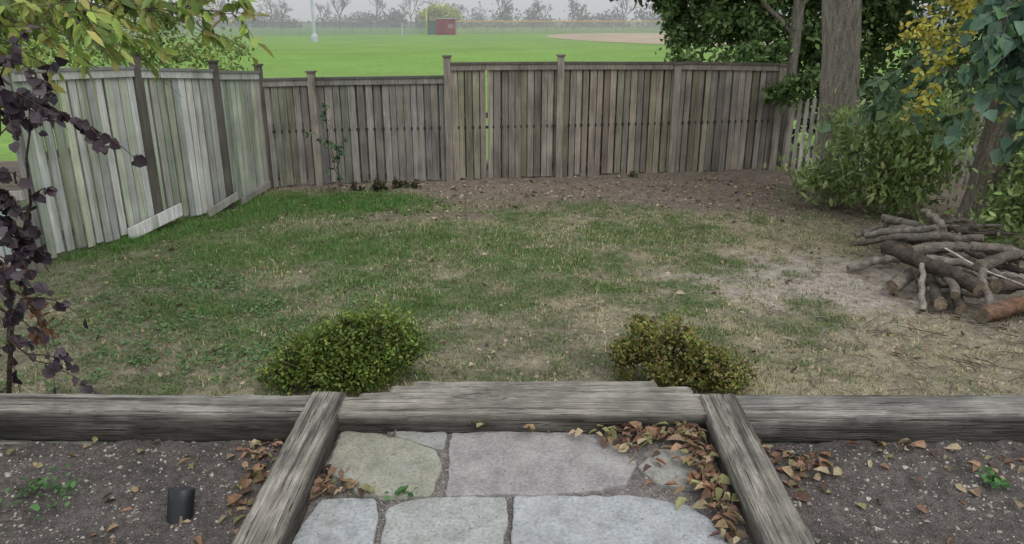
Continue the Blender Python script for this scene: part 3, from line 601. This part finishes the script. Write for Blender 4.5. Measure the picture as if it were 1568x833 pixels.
mb=MB(); mb.box((-13.9,137,1.1),(1.5,0,0),(0,1,0),(0,0,2.2),(.08,.13,.12)); mb.box((-13.9,137,2.25),(1.7,0,0),(0,1.2,0),(0,0,.12),(.08,.1,.1)); mb.make("utility_cabinet",M_plain)
def chain(name,a,b,h,col,top):
    mb=MB(); a=Vector((*a,0));b=Vector((*b,0)); L=(b-a).length; d=(b-a).normalized(); n=Vector((d.y,-d.x,0)); x=0
    while x<L:
        p=a+d*x
        mb.box(p+Vector((0,0,h/2)),d*.09,n*.09,(0,0,h),col); x+=3
    x=0
    while x<L-h:
        p=a+d*x; mb.box(p+d*h/2+Vector((0,0,h/2)),d*h+Vector((0,0,h)),n*.01,(0,0,.06),col); mb.box(p+d*h/2+n*.02+Vector((0,0,h/2)),d*h+Vector((0,0,-h)),n*.01,(0,0,.06),col); x+=.25
    mb.box((a+b)/2+Vector((0,0,h)),d*L,n*.1,(0,0,.16),top)
    mb.make(name,M_plain)
chain("chain_link_fence",(-70,112),(-14,140),2.0,(.22,.25,.25),(.2,.22,.22))
chain("chain_link_fence",(-10,142),(45,165),2.2,(.30,.30,.24),(.65,.44,.10))
mb=MB()
def rec(p,d,l,r,dep,col):
    e=p+d*l; mb.tube([p,e],[r,r*.65],col,3,cap=False)
    if dep==0: return
    for i in range(3 if dep>1 else 4):
        nd_=(d+Vector((random.gauss(0,.48),random.gauss(0,.3),random.gauss(.12,.3)))).normalized()
        rec(p+d*l*random.uniform(.55,1),nd_,l*random.uniform(.6,.82),r*.62,dep-1,col)
for i in range(34):
    x=-120+i*8.2+random.uniform(-4,4); y=random.uniform(205,250); v=random.uniform(.85,1.15)
    rec(Vector((x,y,0)),Vector((0,0,1)),random.uniform(2.6,4.2),.28,5,(.15*v,.125*v,.12*v))
mb.make("distant_bare_trees",M_far)
bl=[]
for i in range(90): bl.append((-180+i*5+random.uniform(-3,3),random.uniform(250,290),random.uniform(0,2.0),5,3,random.uniform(2.2,5.5)))
cloud("distant_tree_line",bl,34000,1.0,.8,[(.24,.21,.21),(.20,.17,.18),(.22,.19,.16),(.15,.17,.14)],mat=M_far,sub=.5,dark=.8)
T=empty("willow_tree")
cloud("crown",[(-18.6,202,4.0,3.2,3,1.8),(-16,202,3.4,2.4,2.5,1.6),(-21.2,202,3.4,2.2,2.5,1.5),(-18.6,201,2.4,3.8,3,1.3)],6500,.6,.6,[(.36,.42,.06),(.28,.36,.05),(.42,.45,.09)],mat=M_far,parent=T,sub=.4,dark=.7)
mb=MB(); mb.tube([(-18.6,202,0),(-18.6,202,3)],[.3,.2],(.2,.18,.16),8); mb.make("trunk",M_far,T)
# fog lying over the far field
mb=MB(); mb.box((0,480,11),(1600,0,0),(0,840,0),(0,0,26),(1,1,1)); fog=mb.make("fog",None)
fm=bpy.data.materials.new("fog"); fm.use_nodes=True; fn=fm.node_tree; fn.nodes.clear()
vo=fn.nodes.new("ShaderNodeVolumeScatter"); vo.inputs["Color"].default_value=(.97,.98,1,1); vo.inputs["Density"].default_value=.0027
oo=fn.nodes.new("ShaderNodeOutputMaterial"); fn.links.new(vo.outputs[0],oo.inputs["Volume"]); fog.data.materials.append(fm)

w=bpy.data.worlds.new("World"); S.world=w; w.use_nodes=True; nt=w.node_tree
bg_=nt.nodes["Background"]; sky=nt.nodes.new("ShaderNodeTexSky"); sky.sky_type='NISHITA'; sky.sun_disc=False
az=math.radians(150); el=math.radians(52)
sky.sun_elevation=el; sky.sun_rotation=az; sky.dust_density=1.0; sky.air_density=1.0
mxn=nt.nodes.new("ShaderNodeMix"); mxn.data_type='RGBA'; mxn.inputs[0].default_value=.82
nt.links.new(sky.outputs[0],mxn.inputs[6]); mxn.inputs[7].default_value=(7.6,7.8,8.0,1)   # overcast cloud layer
nt.links.new(mxn.outputs[2],bg_.inputs["Color"]); bg_.inputs["Strength"].default_value=.14
ld=bpy.data.lights.new("sun","SUN"); ld.energy=1.3; ld.angle=math.radians(35); ld.color=(1,.985,.96)
lo=bpy.data.objects.new("sun",ld); S.collection.objects.link(lo)
dv=Vector((math.sin(az)*math.cos(el),math.cos(az)*math.cos(el),math.sin(el)))
lo.rotation_euler=(-dv).to_track_quat('-Z','Y').to_euler()
cd=bpy.data.cameras.new("camera"); co=bpy.data.objects.new("camera",cd); S.collection.objects.link(co)
cd.sensor_width=36; cd.lens=26.2; cd.clip_end=3000; cd.clip_start=.05
co.location=(0,0,2.45); co.rotation_euler=(math.radians(90-18.7),0,0)
S.camera=co
S.view_settings.view_transform='Standard'; S.view_settings.look='None'; S.view_settings.exposure=0
print("done")
